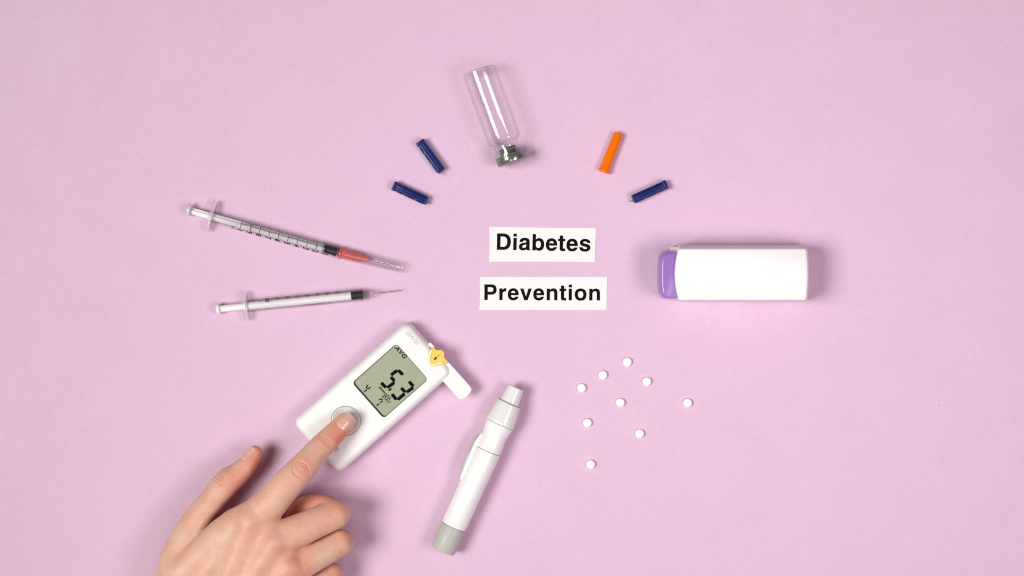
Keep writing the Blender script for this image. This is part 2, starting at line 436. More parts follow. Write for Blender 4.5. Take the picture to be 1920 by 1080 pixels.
# ------------------------------------------------------------------ white case with purple cap
t = thing("plastic_case", "white rounded plastic case with a purple end cap, lying at the right", "case", at(1391, 513, 0))
def case_loop(x0, x1, y0, y1, r, bl, br, z, cut=0.0):
    """plan outline in photo px at height z; ends bulge by bl / br px"""
    f = 1 - z/H; c = at(1391, 513, 0); out = []
    base = rrect(x1 - x0, y1 - y0, r, 6); dense = []
    for bi, ((xa, ya), (xb, yb)) in enumerate(zip(base, base[1:] + base[:1])):
        k_ = 12 if bi % 7 == 6 else 1
        dense += [(xa + (xb-xa)*i/k_, ya + (yb-ya)*i/k_) for i in range(k_)]
    for x, y in dense:
        u = y / ((y1 - y0)/2)
        k = max(0, 1 - u*u)
        if x > 0: x += br * k
        else: x -= bl * k
        q = at((x0+x1)/2 + x, (y0+y1)/2 - y, z)
        out.append((q.x - c.x, q.y - c.y, z))
    return out
Z = 29.0
lv = [(0, 2, 6), (1.2, 0, 7), (6, 0, 7)]
loops = []
for z, ins, top in ((.0, 4, 475), (1.8, 2.4, 468.5), (4.5, 1.0, 463), (8.5, 0, 459.6), (14, 0, 459.4), (22, 0.2, 462.2), (25.5, .8, 464.2), (27.6, 1.5, 465.6), (28.6, 2.2, 466.8), (Z, 3.6, 468.4)):
    bot = 564.6 + (1.2 if z < 20 else 0)
    loops.append(case_loop(1271 + ins, 1513.5 - ins, top, bot - ins, 4.5, 7.5, 3.2, z))
m = MB(); m.loft(loops); m.build("sleeve", CASEW, t, sharp=60)
loops = []
for z, ins in ((1, 3), (2.2, 1.2), (4, .3), (6, 0), (17, 1.2), (21, 2.6), (23.8, 4.4), (25.4, 6.4), (26.1, 8.6), (26.3, 11)):
    loops.append(case_loop(1236 + ins, 1292, 469.5 + ins*.6, 561 - ins*.35, 13, 3.8, -8, z))
m = MB(); m.loft(loops); m.build("end_cap", PURPLE, t, sharp=60)
# tray edge showing in the open corner of the sleeve
m = MB(); m.loft([case_loop(1256, 1290, 463.5, 540, 3, 0, 0, z) for z in (3, 8, 13.5)])
m.build("inner_tray", GLOSSW, t)

# ------------------------------------------------------------------ pen-shaped lancing device
pen = axis_thing("lancing_pen", "white pen-shaped lancing device with clear tip and grey end grip", "lancing device", (830, 1033), (968, 726), 8.6)
K = (1 - 8.6/H) / 3.0
def pl(pts): return [(x*K, r*K) for x, r in pts]
m = MB(); m.lathe(pl([(51.5, 22), (51.5, 23.6), (52.5, 24.1), (110, 24.5), (170, 25), (205, 25.2), (206.3, 24.8), (206.4, 23)]), 56); m.build("barrel", GLOSSW, pen)
m = MB(); m.lathe(pl([(207.4, 22.5), (207.5, 24.4), (208.6, 24.9), (216, 24.6), (224, 23.9), (232, 23.5), (240, 23.8), (248, 25), (255, 26.4), (260, 27.1), (261, 26.6), (261, 20)]), 56); m.build("neck", GLOSSW, pen)
for xa, ra in ((205.9, 23.9), (50, 23.1)):
    m = MB(); m.lathe(pl([(xa, ra), (xa + 2, ra)]), 48); m.build("seam", SEAM, pen)
m = MB(); m.lathe(pl([(0, 3), (0, 19), (1, 21.8), (4, 23.2), (49, 24.0), (50.2, 23.6), (50.2, 10)]), 56); m.build("end_grip", GREYP, pen)
def dimples(x0, x1, rows, r0, r1, cols, s):
    d = MB()
    for i in range(rows):
        u = i / (rows - 1); x = x0 + (x1 - x0)*u; r = r0 + (r1 - r0)*u
        for k in range(cols):
            a = 2*math.pi*(k + .5*(i % 2))/cols
            M = Matrix.Rotation(a, 4, 'X') @ Matrix.Translation((x*K, 0, r*K))
            d.add([(s, 0, 0), (0, s, 0), (-s, 0, 0), (0, -s, 0), (0, 0, s*.55), ], [(0, 1, 4), (1, 2, 4), (2, 3, 4), (3, 0, 4)], M)
    return d
g = dimples(6, 46, 12, 23.25, 23.95, 32, .44).build("grip_dots", GREYP, pen, sharp=20); g["kind"] = "stuff"
m = MB(); m.lathe(pl([(262, 15), (262, 24.6), (300, 20.5), (303, 17), (304, 14.5), (330, 12), (333, 10.5), (333, 3)]), 48); m.build("inner_sleeve", WHITE, pen)
m = MB(); m.lathe(pl([(261.6, 25.6), (261.8, 27.4), (263, 27.9), (268, 27.5), (300, 23.8), (303.5, 22.9), (305, 21.0), (305.4, 19.2), (308, 18.6), (331, 16), (335, 15.2), (336.6, 13.6), (336.6, 6.5), (335, 6.2), (334.8, 13), (330, 14.6), (306.5, 17.3), (303.6, 18.3), (302.4, 21.6), (298, 22.4), (266, 26.2)]), 56, cap0=False, cap1=False)
m.build("clear_cap", PENCLEAR, pen, sharp=30)
g = dimples(268, 297, 8, 27.5, 24.3, 36, .34).build("cap_dots", PENCLEAR, pen, sharp=20); g["kind"] = "stuff"
m = MB(); m.lathe(pl([(303.8, 22.6), (304.9, 21.5)]), 48, cap0=False, cap1=False); m.lathe(pl([(333.9, 13), (334.0, 8)]), 40, cap0=False, cap1=False); m.build("cap_ring", mat("ring_shade", (.30, .28, .26), .3), pen)
# trigger on the pen's left flank: grey pad in a white cradle
def side_prism(pts, half, b):
    m = MB(); n = len(pts)
    cx = sum(p[0] for p in pts)/n; cy = sum(p[1] for p in pts)/n
    def lp(z, s): return [((cx + (x-cx)*(1-s*.5/8))*K, (cy + (y-cy)*(1-s*1.0/8))*K, z) for x, y in pts]
    return m.loft([lp(-half, b), lp(-half + .4, 0), lp(half - .4, 0), lp(half, b)])
side_prism([(138, 20), (138, 26.2), (144, 27.2), (150, 27.6), (200, 29.2), (218, 28.6), (226, 27), (232, 24), (232, 18)], 3.6, 1.2).build("trigger_cradle", GLOSSW, pen, sharp=50)
side_prism([(149, 24), (149.5, 30.8), (153, 31.8), (175, 32.4), (200, 32.6), (214, 31.6), (222, 29.8), (227, 27), (227, 22)], 2.9, 1.5).build("trigger", mat("trigger_grey", (.40, .40, .37), .38), pen, sharp=50)
side_prism([(112, 22), (112, 25.3), (124, 25.5), (124, 22)], 1.6, 1).build("side_notch", GREYP, pen)
side_prism([(88, 22), (88, 25.1), (92, 25.3), (104, 25.3), (106, 22)], 1.6, 1).build("side_notch", GREYP, pen)

# ------------------------------------------------------------------ syringes
def tick_mesh(x, phi0, phi1, wdt, r, n=6):
    vs = []; fs = []
    for i in range(n + 1):
        a = R(phi0 + (phi1 - phi0)*i/n)
        for s in (-wdt/2, wdt/2): vs.append((x + s, -r*math.sin(a), r*math.cos(a)))
    for i in range(n): fs.append((2*i, 2*i+1, 2*i+3, 2*i+2))
    return vs, fs
def wrap_text(s, x, phi, h, r, spin, bold=.012, sx=1.0, space=1.0):
    """lettering laid on a tube; spin turns it in the tube's skin"""
    v, f = text_mesh(s, h, bold, sx, space=space)
    c, sn = math.cos(spin), math.sin(spin); out = []
    for px, py, _ in v:
        u, q = px*c - py*sn, px*sn + py*c
        a = R(phi) - q/r
        out.append((x + u, -r*math.sin(a), r*math.cos(a)))
    return out, f
def flange(x, half_len, half_h, th):
    m = MB(); pts = []
    n = 36
    for i in range(n):
        a = 2*math.pi*i/n; c, s = math.cos(a), math.sin(a)
        y = math.copysign(abs(c)**.7, c)
        pts.append((y*half_len, math.copysign(abs(s)**.8, s)*half_h*(1 - .25*abs(y))))
    lp = lambda xx, k: [(xx, y*k, z*(k if k == 1 else k*.98)) for y, z in pts]
    return m.loft([lp(x - th/2, .95), lp(x - th/2 + .25, 1), lp(x + th/2 - .25, 1), lp(x + th/2, .95)])
P3 = 1/3.0
# -- capped syringe
p, q = (352, 393.2), (622, 469.8)
s1 = axis_thing("syringe", "upper syringe with black scale and clear cap over a coral needle hub", "syringe", p, q, 4.2, "plastic syringes")
r1 = 3.85
m = MB(); m.lathe([(17, 3.6), (16.2, 4.2), (15.4, r1), (96.6, r1), (97.6, r1-.4), (98.2, 2.4), (98.4, 1.9), (102.5, 1.7), (102.5, .8), (97.4, .8), (96.6, r1-.7), (15.2, r1-.7), (15.2, r1)], 44, cap0=False, cap1=False)
m.build("barrel", FROST, s1, sharp=35)
flange(15.4, 9.8, 3.9, 2.0).build("finger_flange", clear_mat("flange_frosted", (.99, .98, .985), milk=.42, milk_col=(.92, .87, .90), f0=.04, rough=.2, edge=.05, glow=.2), s1, sharp=50)
m = MB(); m.lathe([(0, .02), (0, 3.4), (.4, 3.95), (1.7, 4.0), (2.2, 3.5), (2.3, .02)], 40, cap0=False, cap1=False)
m.rbox(45.3, 0, 0, 86.5, 4.2, 1.1, .25); m.rbox(45.3, 0, 0, 86.5, 1.1, 4.0, .25)
m.lathe([(84, 2.6), (87.4, 2.7)], 30); m.lathe([(40, 2.4), (41, 2.4)], 30)
m.build("plunger", FROSTP, s1, sharp=40)
def rubber(x0, x1, r):
    L = x1 - x0; m = MB()
    return m.lathe([(x0, .02), (x0, r*.86), (x0 + .10*L, r*.88), (x0 + .22*L, r*.84), (x0 + .30*L, r*.86), (x0 + .33*L, r), (x0 + .42*L, r), (x0 + .45*L, r*.84), (x0 + .60*L, r*.83), (x0 + .80*L, r*.84), (x0 + .84*L, r), (x0 + .95*L, r), (x0 + L, r*.9), (x0 + L, .02)], 40, cap0=False, cap1=False)
rubber(88.8, 96.3, r1 - .72).build("rubber_stopper", RUBBER, s1, sharp=35)
mk = MB(); rs = r1 + .03
step = 6.07; x0 = 35.2
for k in range(0, 92):
    x = x0 + k*step/10
    if x > 90.2: break
    if k % 10 == 0: mk.add(*tick_mesh(x, -31, 27, .40, rs))
    else: mk.add(*tick_mesh(x, -31, -6 if k % 5 else 3, .19, rs))
mk.build("scale_marks", INK, s1, smooth=False)
for k, dgt in enumerate("1987654321"):
    mk = MB(); mk.add(*wrap_text(dgt, x0 + k*step - .1, 57, 3.3, rs, R(-90), .03, 1.15)); mk.build("numeral", INK, s1, smooth=False)
mk = MB(); mk.add(*wrap_text("ml", x0 - 4.6, 50, 2.2, rs, R(-90), .006)); mk.build("unit_mark", INK, s1, smooth=False)
M = Matrix.Translation((97.5, 0, 0)) @ Matrix.Rotation(R(2.0), 4, 'Z')
m = MB(); m.lathe([(0.8, 1.9), (0.8, 3.9), (1.2, 4.1), (2.0, 4.0), (2.4, 3.3), (5.0, 3.2), (5.2, 3.0), (9.5, 2.4), (16.4, 1.9), (19.2, 1.2), (19.6, .5), (19.6, .02)], 36, cap0=False, cap1=False, M=M)
m.build("needle_hub", CORAL, s1, sharp=35)
m = MB()
for k in range(6): m.rbox(10.5, 0, 2.55, 8, .5, .9, .12, M=M @ Matrix.Rotation(R(60*k), 4, 'X'))
m.build("hub_rib", CORAL, s1)
m = MB(); m.lathe([(19, .22), (35, .22), (37, .02)], 10, M=M); m.build("needle", STEEL, s1)
m = MB(); m.lathe([(4.9, 3.75), (5.4, 3.85), (6.2, 3.7), (41.2, 2.95), (42.0, 2.7), (42.2, 2.2), (42.1, .3), (39.8, .3), (39.6, 1.9), (39.1, 2.25), (5.4, 3.05), (4.9, 3.3)][:], 40, cap0=False, cap1=False, M=M)
m.build("clear_cap", NCAP, s1, sharp=35)
# -- uncapped syringe
p, q = (406, 579.8), (669.5, 553.6)
s2 = axis_thing("syringe", "lower syringe with white plunger, bare needle and no cap", "syringe", p, q, 4.2, "plastic syringes")
r2 = 3.75
m = MB(); m.lathe([(19.5, 3.5), (18.8, 4.1), (18.2, r2), (91.6, r2), (92.4, r2-.4), (92.8, 2.9), (97.5, 2.6), (99.5, 2.1), (102.6, .8), (103.2, .5), (103.2, .25), (92.6, .5), (91.4, r2-.7), (18, r2-.7), (18, r2)], 44, cap0=False, cap1=False)
m.build("barrel", BARREL, s2, sharp=35)
flange(18.3, 9.0, 3.9, 2.7).build("finger_flange", clear_mat("flange_clear", (.99, .98, .985), milk=.30, milk_col=(.92, .88, .90), f0=.04, rough=.15, edge=.12, glow=.2), s2, sharp=50)
m = MB(); m.lathe([(0, .02), (0, 2.9), (.4, 3.35), (1.8, 3.4), (2.3, 3.0), (2.4, .02)], 40, cap0=False, cap1=False)
m.lathe([(2.3, 2.15), (16, 2.2), (17, 2.45), (84.4, 2.5)], 28)
m.build("plunger", MILKW, s2, sharp=40)
rubber(84.3, 91.5, r2 - .72).build("rubber_stopper", RUBBER, s2, sharp=35)
m = MB()
for k in range(6): m.rbox(95.6, 0, 2.75, 6.2, .5, .9, .12, M=Matrix.Rotation(R(60*k + 20), 4, 'X') @ Matrix.Rotation(R(3), 4, 'Y'))
m.build("hub_rib", BARREL, s2)
m = MB(); m.lathe([(98, .22), (115, .22), (116.4, .02)], 10, M=Matrix.Translation((0, 0, 0)) @ Matrix.Rotation(R(.9), 4, 'Z') @ Matrix.Translation((0, -1.55, 0))); m.build("needle", STEEL, s2)
rs2 = r2 + .03
for k, s in enumerate(("100", "90", "80", "70", "60", "50", "40", "30")):
    mk = MB(); mk.add(*wrap_text(s, 57.6 - 25.3 + k*6.27 + (0 if k else 0), -62 if k == 0 else -66, 2.6, rs2, R(-90), .014, 1.1)); mk.build("numeral", INK if k == 0 else FAINT, s2, smooth=False)
mk = MB(); mk.add(*wrap_text("U-100 INSULIN", 63, 57, 1.5, rs2, R(180), .008, 1.05, 1.2)); mk.build("print", FAINT, s2, smooth=False)
mk = MB(); mk.add(*wrap_text("ml", 27.8, -36, 1.1, rs2, R(-90), .0)); mk.build("unit_mark", FAINT, s2, smooth=False)

# ------------------------------------------------------------------ glucose meter
MC = (699.5, 744.5); MA = R(41.5)
ZM = 14.0
meter = thing("glucose_meter", "white handheld glucose meter with a grey display reading 5.3", "glucose meter", (at(*MC, 9).x, at(*MC, 9).y, 0), MA - R(90))
mc = at(*MC, 9)
Minv = Matrix.Rotation(-(MA - R(90)), 4, 'Z')
def ml(px, py, z=ZM):             # photo point -> meter's own frame (x right, y up the display), mm
    v = Minv @ (at(px, py, z) - mc); return (v.x, v.y)
W_, L_ = 43.6, 96.0
def meter_loop(ins, z, r=5.2): return at_z(rrect(W_ - 2*ins, L_ - 2*ins, r - ins*.35, 8), z)
m = MB(); m.loft([meter_loop(1.6, 0), meter_loop(.6, .5), meter_loop(.1, 1.6), meter_loop(0, 3.5), meter_loop(.15, 8.0), meter_loop(.6, 10.6), meter_loop(1.4, 12.4), meter_loop(2.4, 13.4), meter_loop(3.6, 13.9), meter_loop(4.6, ZM)])
body = m.build("body", GLOSSW, meter)
# display and button wells cut into the top
Z7 = lambda x, y: (650 + x/5.683, 610 + y/5.683)
sc_c = [ml(*Z7(*c)) for c in ((522, 198), (868, 560), (408, 1000), (52, 618))]   # sharp corners of the display
xs = sorted(c[0] for c in sc_c); ys = sorted(c[1] for c in sc_c)
sx0, sx1 = (xs[0]+xs[1])/2, (xs[2]+xs[3])/2; sy0, sy1 = (ys[0]+ys[1])/2, (ys[2]+ys[3])/2
scx, scy, sw, shh = (sx0+sx1)/2, (sy0+sy1)/2, sx1-sx0, sy1-sy0
def sc_loop(ins, z, bot=0.0):
    return [(scx + x, scy + y + (bot if y < 0 else 0), z) for x, y in rrect(sw - 2*ins, shh - 2*ins, max(2.4 - ins, .6), 6)]
cut = MB(); cut.loft([sc_loop(0, ZM - 1.5), sc_loop(0, ZM + 2)])
bx, by = ml(648.5, 789)
circ = lambda r, z, n=56: [(bx + r*math.cos(2*math.pi*k/n), by + r*math.sin(2*math.pi*k/n), z) for k in range(n)]
cut.loft([circ(9.25, ZM - 1.4), circ(9.25, ZM + 2)])
cuto = cut.build("cutter", GLOSSW, meter, smooth=False)
md = body.modifiers.new("cut", 'BOOLEAN'); md.operation = 'DIFFERENCE'; md.solver = 'EXACT'; md.object = cuto
nm = evaluated(body); body.modifiers.clear(); old = body.data; body.data = nm; nm.name = "body"
bpy.data.objects.remove(cuto); bpy.data.meshes.remove(old)
nm.polygons.foreach_set("use_smooth", [True]*len(nm.polygons)); nm.set_sharp_from_angle(angle=R(25))
m = MB(); m.loft([sc_loop(.25, ZM - 1.49), sc_loop(.25, ZM - 1.15)]); disp = m.build("display", LCD, meter, smooth=False)
m = MB(); m.loft([sc_loop(.03, ZM - .15), sc_loop(.03, ZM - 1.2), sc_loop(.38, ZM - 1.2, .75), sc_loop(.2, ZM - .15, .10)], closed=True); m.build("display_edge", BEZEL, meter, sharp=30)
zt = ZM - 1.10
def lcd_poly(mb, pts): mb.add([(*ml(*Z7(*p_), zt), zt) for p_ in pts], [tuple(range(len(pts)))])
def seg(mb, a, b, wd):            # a display segment between two points of the close-up, pointed ends
    ax, ay = ml(*Z7(*a), zt); bx_, by_ = ml(*Z7(*b), zt); dx, dy = bx_-ax, by_-ay; l = math.hypot(dx, dy); dx /= l; dy /= l
    g = .06; h = wd/2; e = min(h*.62, l*.3)
    ax += dx*g; ay += dy*g; bx_ -= dx*g; by_ -= dy*g; nx, ny = -dy, dx
    mb.add([(ax, ay, zt), (ax+dx*e+nx*h, ay+dy*e+ny*h, zt), (bx_-dx*e+nx*h, by_-dy*e+ny*h, zt), (bx_, by_, zt), (bx_-dx*e-nx*h, by_-dy*e-ny*h, zt), (ax+dx*e-nx*h, ay+dy*e-ny*h, zt)], [(0, 5, 4, 3, 2, 1)])
wd = 2.1
five = MB()
for a, b in (((546, 474), (604, 532)), ((543, 476), (468, 534)), ((466, 545), (515, 598)), ((515, 604), (428, 668)), ((364, 608), (424, 668))): seg(five, a, b, wd)
five.build("digit", LCDINK, disp, smooth=False)
three = MB()
for a, b in (((660, 594), (715, 655)), ((714, 660), (634, 716)), ((576, 662), (630, 717)), ((622, 724), (540, 796)), ((478, 728), (534, 796))): seg(three, a, b, wd)
three.build("digit", LCDINK, disp, smooth=False)
pt = MB(); seg(pt, (480, 672), (444, 698), 1.2); pt.build("decimal_point", LCDINK, disp, smooth=False)
four = MB()
for a, b in (((232, 634), (206, 656)), ((206, 656), (226, 680)), ((256, 656), (228, 680)), ((220, 684), (184, 708))): seg(four, a, b, .82)
four.build("digit", LCDINK, disp, smooth=False)
sev = MB()
for a, b in (((342, 800), (362, 780)), ((362, 780), (386, 800)), ((384, 804), (358, 828)), ((352, 832), (316, 858))): seg(sev, a, b, .82)
sev.build("digit", LCDINK, disp, smooth=False)
def lcd_text(s, c, h, bold, sx, name, shear=.25, space=1.0, rot=0.0):
    v, f = text_mesh(s, h, bold, sx, shear, space); x, y = ml(*Z7(*c), zt)
    mb = MB(); mb.add(v, f, Matrix.Translation((x, y, zt + .01)) @ Matrix.Rotation(rot, 4, 'Z')); mb.build(name, LCDINK, disp, smooth=False)
lcd_text("AVG", (576, 287), 2.5, .03, 1.2, "text", .2, 1.08)
lcd_text("mmol/L", (411, 722), 1.7, .036, 1.28, "text", .22, 1.1)
lcd_text("DAY", (424, 790), 1.65, .036, 1.2, "text", .2, 1.1)
# model mark and the end of the word under the finger, printed on the shell
v, f = text_mesh("GM100", 2.3, 0.0, .98, 0, 1.05); x, y = ml(650 + 701/5.683, 610 + 135/5.683)
mb = MB(); mb.add(v, f, Matrix.Translation((x, y, ZM + .02))); mb.build("print", mat("pale_print", (.36, .36, .35), .6), meter, smooth=False)
v, f = text_mesh("e", 4.0, .006, 1.0); x, y = ml(630.5, 842)
mb = MB(); mb.add(v, f, Matrix.Translation((x, y + .6, ZM + .02))); mb.build("print", mat("dark_print", (.2, .2, .19), .6), meter, smooth=False)
m = MB(); m.loft([circ(9.22, ZM - 1.39), circ(9.22, ZM - 1.2), circ(9.0, ZM - 1.2)]); m.build("button_gap", DARKGAP, meter)
m = MB(); m.loft([circ(9.04, ZM - 1.3), circ(9.04, ZM - .2), circ(8.85, ZM + .04), circ(8.3, ZM + .2), circ(7.6, ZM + .1), circ(5, ZM - .35), circ(2, ZM - .5)]); m.build("button", BUTTON, meter, sharp=50)

# ------------------------------------------------------------------ test strip stuck in the meter's end
strip = thing("test_strip", "white test strip with yellow head and blood spot, pushed into the meter", "test strip", (mc.x, mc.y, 0), MA - R(90))
Z8 = lambda x, y: (780 + x/8.308, 630 + y/8.308)
zs = 11.2
def strip_pts(pts, z): return [(*ml(*Z8(*p_), z), z) for p_ in pts]
def smooth_poly(pts, n=3):        # corner-cutting
    for _ in range(n):
        out = []
        for i in range(len(pts)):
            a, b = pts[i], pts[(i+1) % len(pts)]
            out += [(a[0]*.75+b[0]*.25, a[1]*.75+b[1]*.25), (a[0]*.25+b[0]*.75, a[1]*.25+b[1]*.75)]
        pts = out
    return pts
tab = smooth_poly([(182, 125), (215, 102), (245, 118), (640, 560), (858, 800), (868, 860), (740, 978), (680, 985), (640, 950), (300, 570), (190, 320)], 2)
m = MB(); m.loft([strip_pts(tab, zs - .45), strip_pts(tab, zs - .4), strip_pts(tab, zs), strip_pts(tab, zs + .03)]); m.build("tab", PAPER, strip, sharp=30)
head = smooth_poly([(235, 190), (262, 175), (330, 225), (385, 212), (425, 240), (446, 275), (432, 325), (490, 395), (470, 425), (370, 462), (270, 482), (200, 440), (172, 360), (190, 280)], 2)
m = MB(); m.loft([strip_pts(head, zs + .04), strip_pts(head, ZM + .15), strip_pts([((x-310)*.97+310, (y-330)*.97+330) for x, y in head], ZM + .40)]); m.build("head", GOLD, strip, sharp=50)
rim_c = [(248, 215), (218, 275), (205, 345), (222, 410), (275, 440), (345, 428), (420, 402)]
def tube(pts, r, z, n=10):
    P = []
    for i in range(len(pts) - 1):         # Catmull-Rom
        p0 = pts[max(i-1, 0)]; p1 = pts[i]; p2 = pts[i+1]; p3 = pts[min(i+2, len(pts)-1)]
        for k in range(6):
            t = k/6
            P.append(tuple(.5*((2*p1[j]) + (-p0[j]+p2[j])*t + (2*p0[j]-5*p1[j]+4*p2[j]-p3[j])*t*t + (-p0[j]+3*p1[j]-3*p2[j]+p3[j])*t**3) for j in (0, 1)))
    P.append(pts[-1]); Q = [Vector((*ml(*Z8(*c), z), z)) for c in P]; loops = []
    for i, c in enumerate(Q):
        d_ = (Q[min(i+1, len(Q)-1)] - Q[max(i-1, 0)]).normalized(); s_ = Vector((-d_.y, d_.x, 0))
        rr = r * (.35 if i in (0, len(Q)-1) else 1)
        loops.append([c + s_*rr*math.cos(2*math.pi*k/n) + Vector((0, 0, rr*.7*math.sin(2*math.pi*k/n))) for k in range(n)])
    return MB().loft(loops)
tube(rim_c, 1.0, ZM + .45).build("rim", GOLDPALE, strip)
bl = [(268, 352), (290, 345), (300, 325), (322, 318), (318, 338), (330, 352), (308, 362), (296, 386), (284, 370)]
m = MB(); m.loft([strip_pts(bl, ZM + .41), strip_pts([((x-298)*.8+298, (y-350)*.8+350) for x, y in bl], ZM + .47)]); m.build("blood_spot", BLOOD, strip)
tube([(322, 330), (345, 310), (375, 288)], .10, ZM + .42, 5).build("blood_trace", BLOOD, strip)

# ------------------------------------------------------------------ the hand
def J(px, py, z, r): return (*at(px, py, z), r)
F_INDEX = [J(473, 977, 33, 11.3), J(506, 944, 34.5, 10.4), J(535, 911, 34.5, 9.6), J(566, 879, 33, 8.85), J(594, 846, 28.6, 7.5), J(609.5, 830, 26, 7.35), J(625, 814, 23.8, 6.75), J(647.5, 791, 21.3, 5.9)]
F_THUMB = [J(332, 1135, 24, 14.5), J(335, 1050, 22, 11.5), J(369, 976, 20.5, 9.0), J(396, 940, 20, 7.9), J(424, 905, 18, 8.3), J(444, 890, 17, 7.2), J(463, 871, 15.8, 6.1), J(477, 850, 14.5, 4.9)]
F_MID = [J(517, 1015, 34, 11.2), J(573, 989, 32, 9.8), J(629, 964, 27, 8.9), J(605, 953, 19, 8.2), J(575, 952, 12, 7.4), J(556, 966, 9.5, 6.6)]
F_RING = [J(546, 1066, 31, 10.6), J(595, 1042, 28.5, 8.7), J(638, 1018, 23, 8.1), J(616, 1018, 14, 7.0), J(592, 1022, 9, 6.2), J(574, 1032, 8, 5.8)]
F_PINK = [J(565, 1116, 27, 9.5), J(597, 1097, 23.5, 7.4), J(622, 1076, 18, 6.7), J(604, 1076, 11.5, 6.0), J(585, 1074, 8, 5.4), J(570, 1084, 7.5, 5.0)]
PALM = [
 [J(473, 977, 32, 11.4), J(420, 1090, 30, 12), J(388, 1195, 29, 13)],
 [J(517, 1013, 33, 11.5), J(460, 1110, 30, 12.5), J(400, 1210, 29, 14)],
 [J(546, 1060, 31, 11.0), J(490, 1140, 28, 12.5), J(418, 1222, 27, 14)],
 [J(565, 1112, 27, 9.8), J(510, 1170, 24, 12.0), J(432, 1236, 25, 14)],
 [J(440, 985, 30, 10.0), J(418, 1003, 29, 9.4), J(347, 1072, 25, 13.0)],
 [J(487, 1003, 30.5, 9.8), J(438, 1100, 29.5, 11.8), J(394, 1205, 28, 13)],
 [J(529, 1046, 29.5, 9.2), J(474, 1126, 28.5, 11.6), J(410, 1215, 28, 13)],
 [J(400, 1075, 20, 13.0), J(385, 1170, 22, 15)],
 [J(520, 1120, 17, 12.0), J(450, 1200, 20, 15)],
 [J(395, 1205, 28, 17.0), J(330, 1310, 30, 18), J(230, 1480, 34, 23)],
 [J(425, 1225, 27, 16.0), J(370, 1325, 30, 18), J(280, 1500, 34, 24)],
]
def build_hand():
    g = 0.5
    lo = np.array([at(215, 0).x - 2, at(0, 1470).y, 0.5]); hi = np.array([at(672, 0).x + 1, at(0, 768).y, 52.0])
    n = np.ceil((hi - lo)/g).astype(int) + 1
    ax = [(lo[k] + g*np.arange(n[k])).astype(np.float32) for k in range(3)]
    D = np.full(tuple(n), 50.0, np.float32)
    def cone(a, b, X, Y, Zz):
        a3, b3 = np.array(a[:3]), np.array(b[:3]); ab = b3 - a3; l2 = float(ab @ ab)
        t = ((X-a3[0])*ab[0] + (Y-a3[1])*ab[1] + (Zz-a3[2])*ab[2])/l2
        np.clip(t, 0, 1, out=t)
        dx = X - a3[0] - t*ab[0]; dy = Y - a3[1] - t*ab[1]; dz = Zz - a3[2] - t*ab[2]
        return np.sqrt(dx*dx + dy*dy + dz*dz) - (a[3] + (b[3]-a[3])*t)
    def smin(a, b, k):
        h = np.maximum(k - np.abs(a - b), 0)/k
        return np.minimum(a, b) - h*h*k*.25
    def box(chain, mrg=9.0):
        c = np.array(chain); mn = (c[:, :3] - c[:, 3:]).min(0) - mrg; mx = (c[:, :3] + c[:, 3:]).max(0) + mrg
        i0 = np.clip(((mn - lo)/g).astype(int), 0, n-1); i1 = np.clip(((mx - lo)/g).astype(int) + 1, 1, n)
        sl = tuple(slice(i0[k], i1[k]) for k in range(3))
        X = ax[0][sl[0]][:, None, None]; Y = ax[1][sl[1]][None, :, None]; Zz = ax[2][sl[2]][None, None, :]
        return sl, X, Y, Zz
    def fine(chain, m=4):
        c = np.array(chain); out = []
        for i in range(len(c)-1):
            p0, p1, p2, p3 = c[max(i-1, 0)], c[i], c[i+1], c[min(i+2, len(c)-1)]
            for q in range(m):
                t = q/m
                out.append(.5*(2*p1 + (p2-p0)*t + (2*p0-5*p1+4*p2-p3)*t*t + (3*p1-p0-3*p2+p3)*t**3))
        out.append(c[-1]); return [tuple(o) for o in out]
    def chain_d(chain, X, Y, Zz, k):
        d = None
        if k < 2:
            for a, b in zip(chain[:-1], chain[1:]):
                c = cone(a, b, X, Y, Zz); d = c if d is None else np.minimum(d, c)
            return d
        for a, b in zip(chain[:-1], chain[1:]):
            c = cone(a, b, X, Y, Zz); d = c if d is None else smin(d, c, k)
        return d
    for ch in PALM:
        sl, X, Y, Zz = box(ch, 14); d = chain_d(ch, X, Y, Zz, 4.0)
        D[sl] = smin(D[sl], d, 7.0)
    for ch, kb, rad in ((F_THUMB, 6.0, 26.0), (F_PINK, 2.6, 12.0), (F_RING, 2.6, 12.0), (F_MID, 2.6, 13.0), (F_INDEX, 5.5, 18.0)):
        sl, X, Y, Zz = box(ch, 9)
        if ch in (F_THUMB, F_INDEX): d = chain_d(fine(ch), X, Y, Zz, 0)
        else:                             # a folded finger: proximal part and folded part meet in a crease
            d = smin(chain_d(fine(ch[:3]), X, Y, Zz, 0), chain_d(fine(ch[2:]), X, Y, Zz, 0), 1.2)
        c = ch[0]
        q = (X-c[0])**2 + (Y-c[1])**2 + (Zz-c[2])**2
        kk = 0.6 + kb*np.exp(-q/(rad*rad))
        D[sl] = smin(D[sl], d, kk)
    def bump(chain, k, amt):              # fine ridges (tendons)
        sl, X, Y, Zz = box(chain, 9); d = chain_d(chain, X, Y, Zz, 2); D[sl] = smin(D[sl], d, k)
    bump([J(468, 980, 42.2, 2.2), J(412, 1120, 38.8, 2.0), J(392, 1190, 38.4, 2)], 7, 0)
    bump([J(515, 1018, 42.6, 2.2), J(440, 1130, 39.6, 2.0), J(402, 1200, 38.4, 2)], 7, 0)
    bump([J(543, 1064, 40.4, 2.0), J(470, 1150, 37.4, 2.0)], 7, 0)

    # ---- surface nets
    S = D < 0
    nx, ny, nz = D.shape
    cnt = np.zeros((nx-1, ny-1, nz-1), np.uint8)
    for i in (0, 1):
        for j in (0, 1):
            for k in (0, 1): cnt += S[i:nx-1+i, j:ny-1+j, k:nz-1+k]
    act = (cnt > 0) & (cnt < 8)
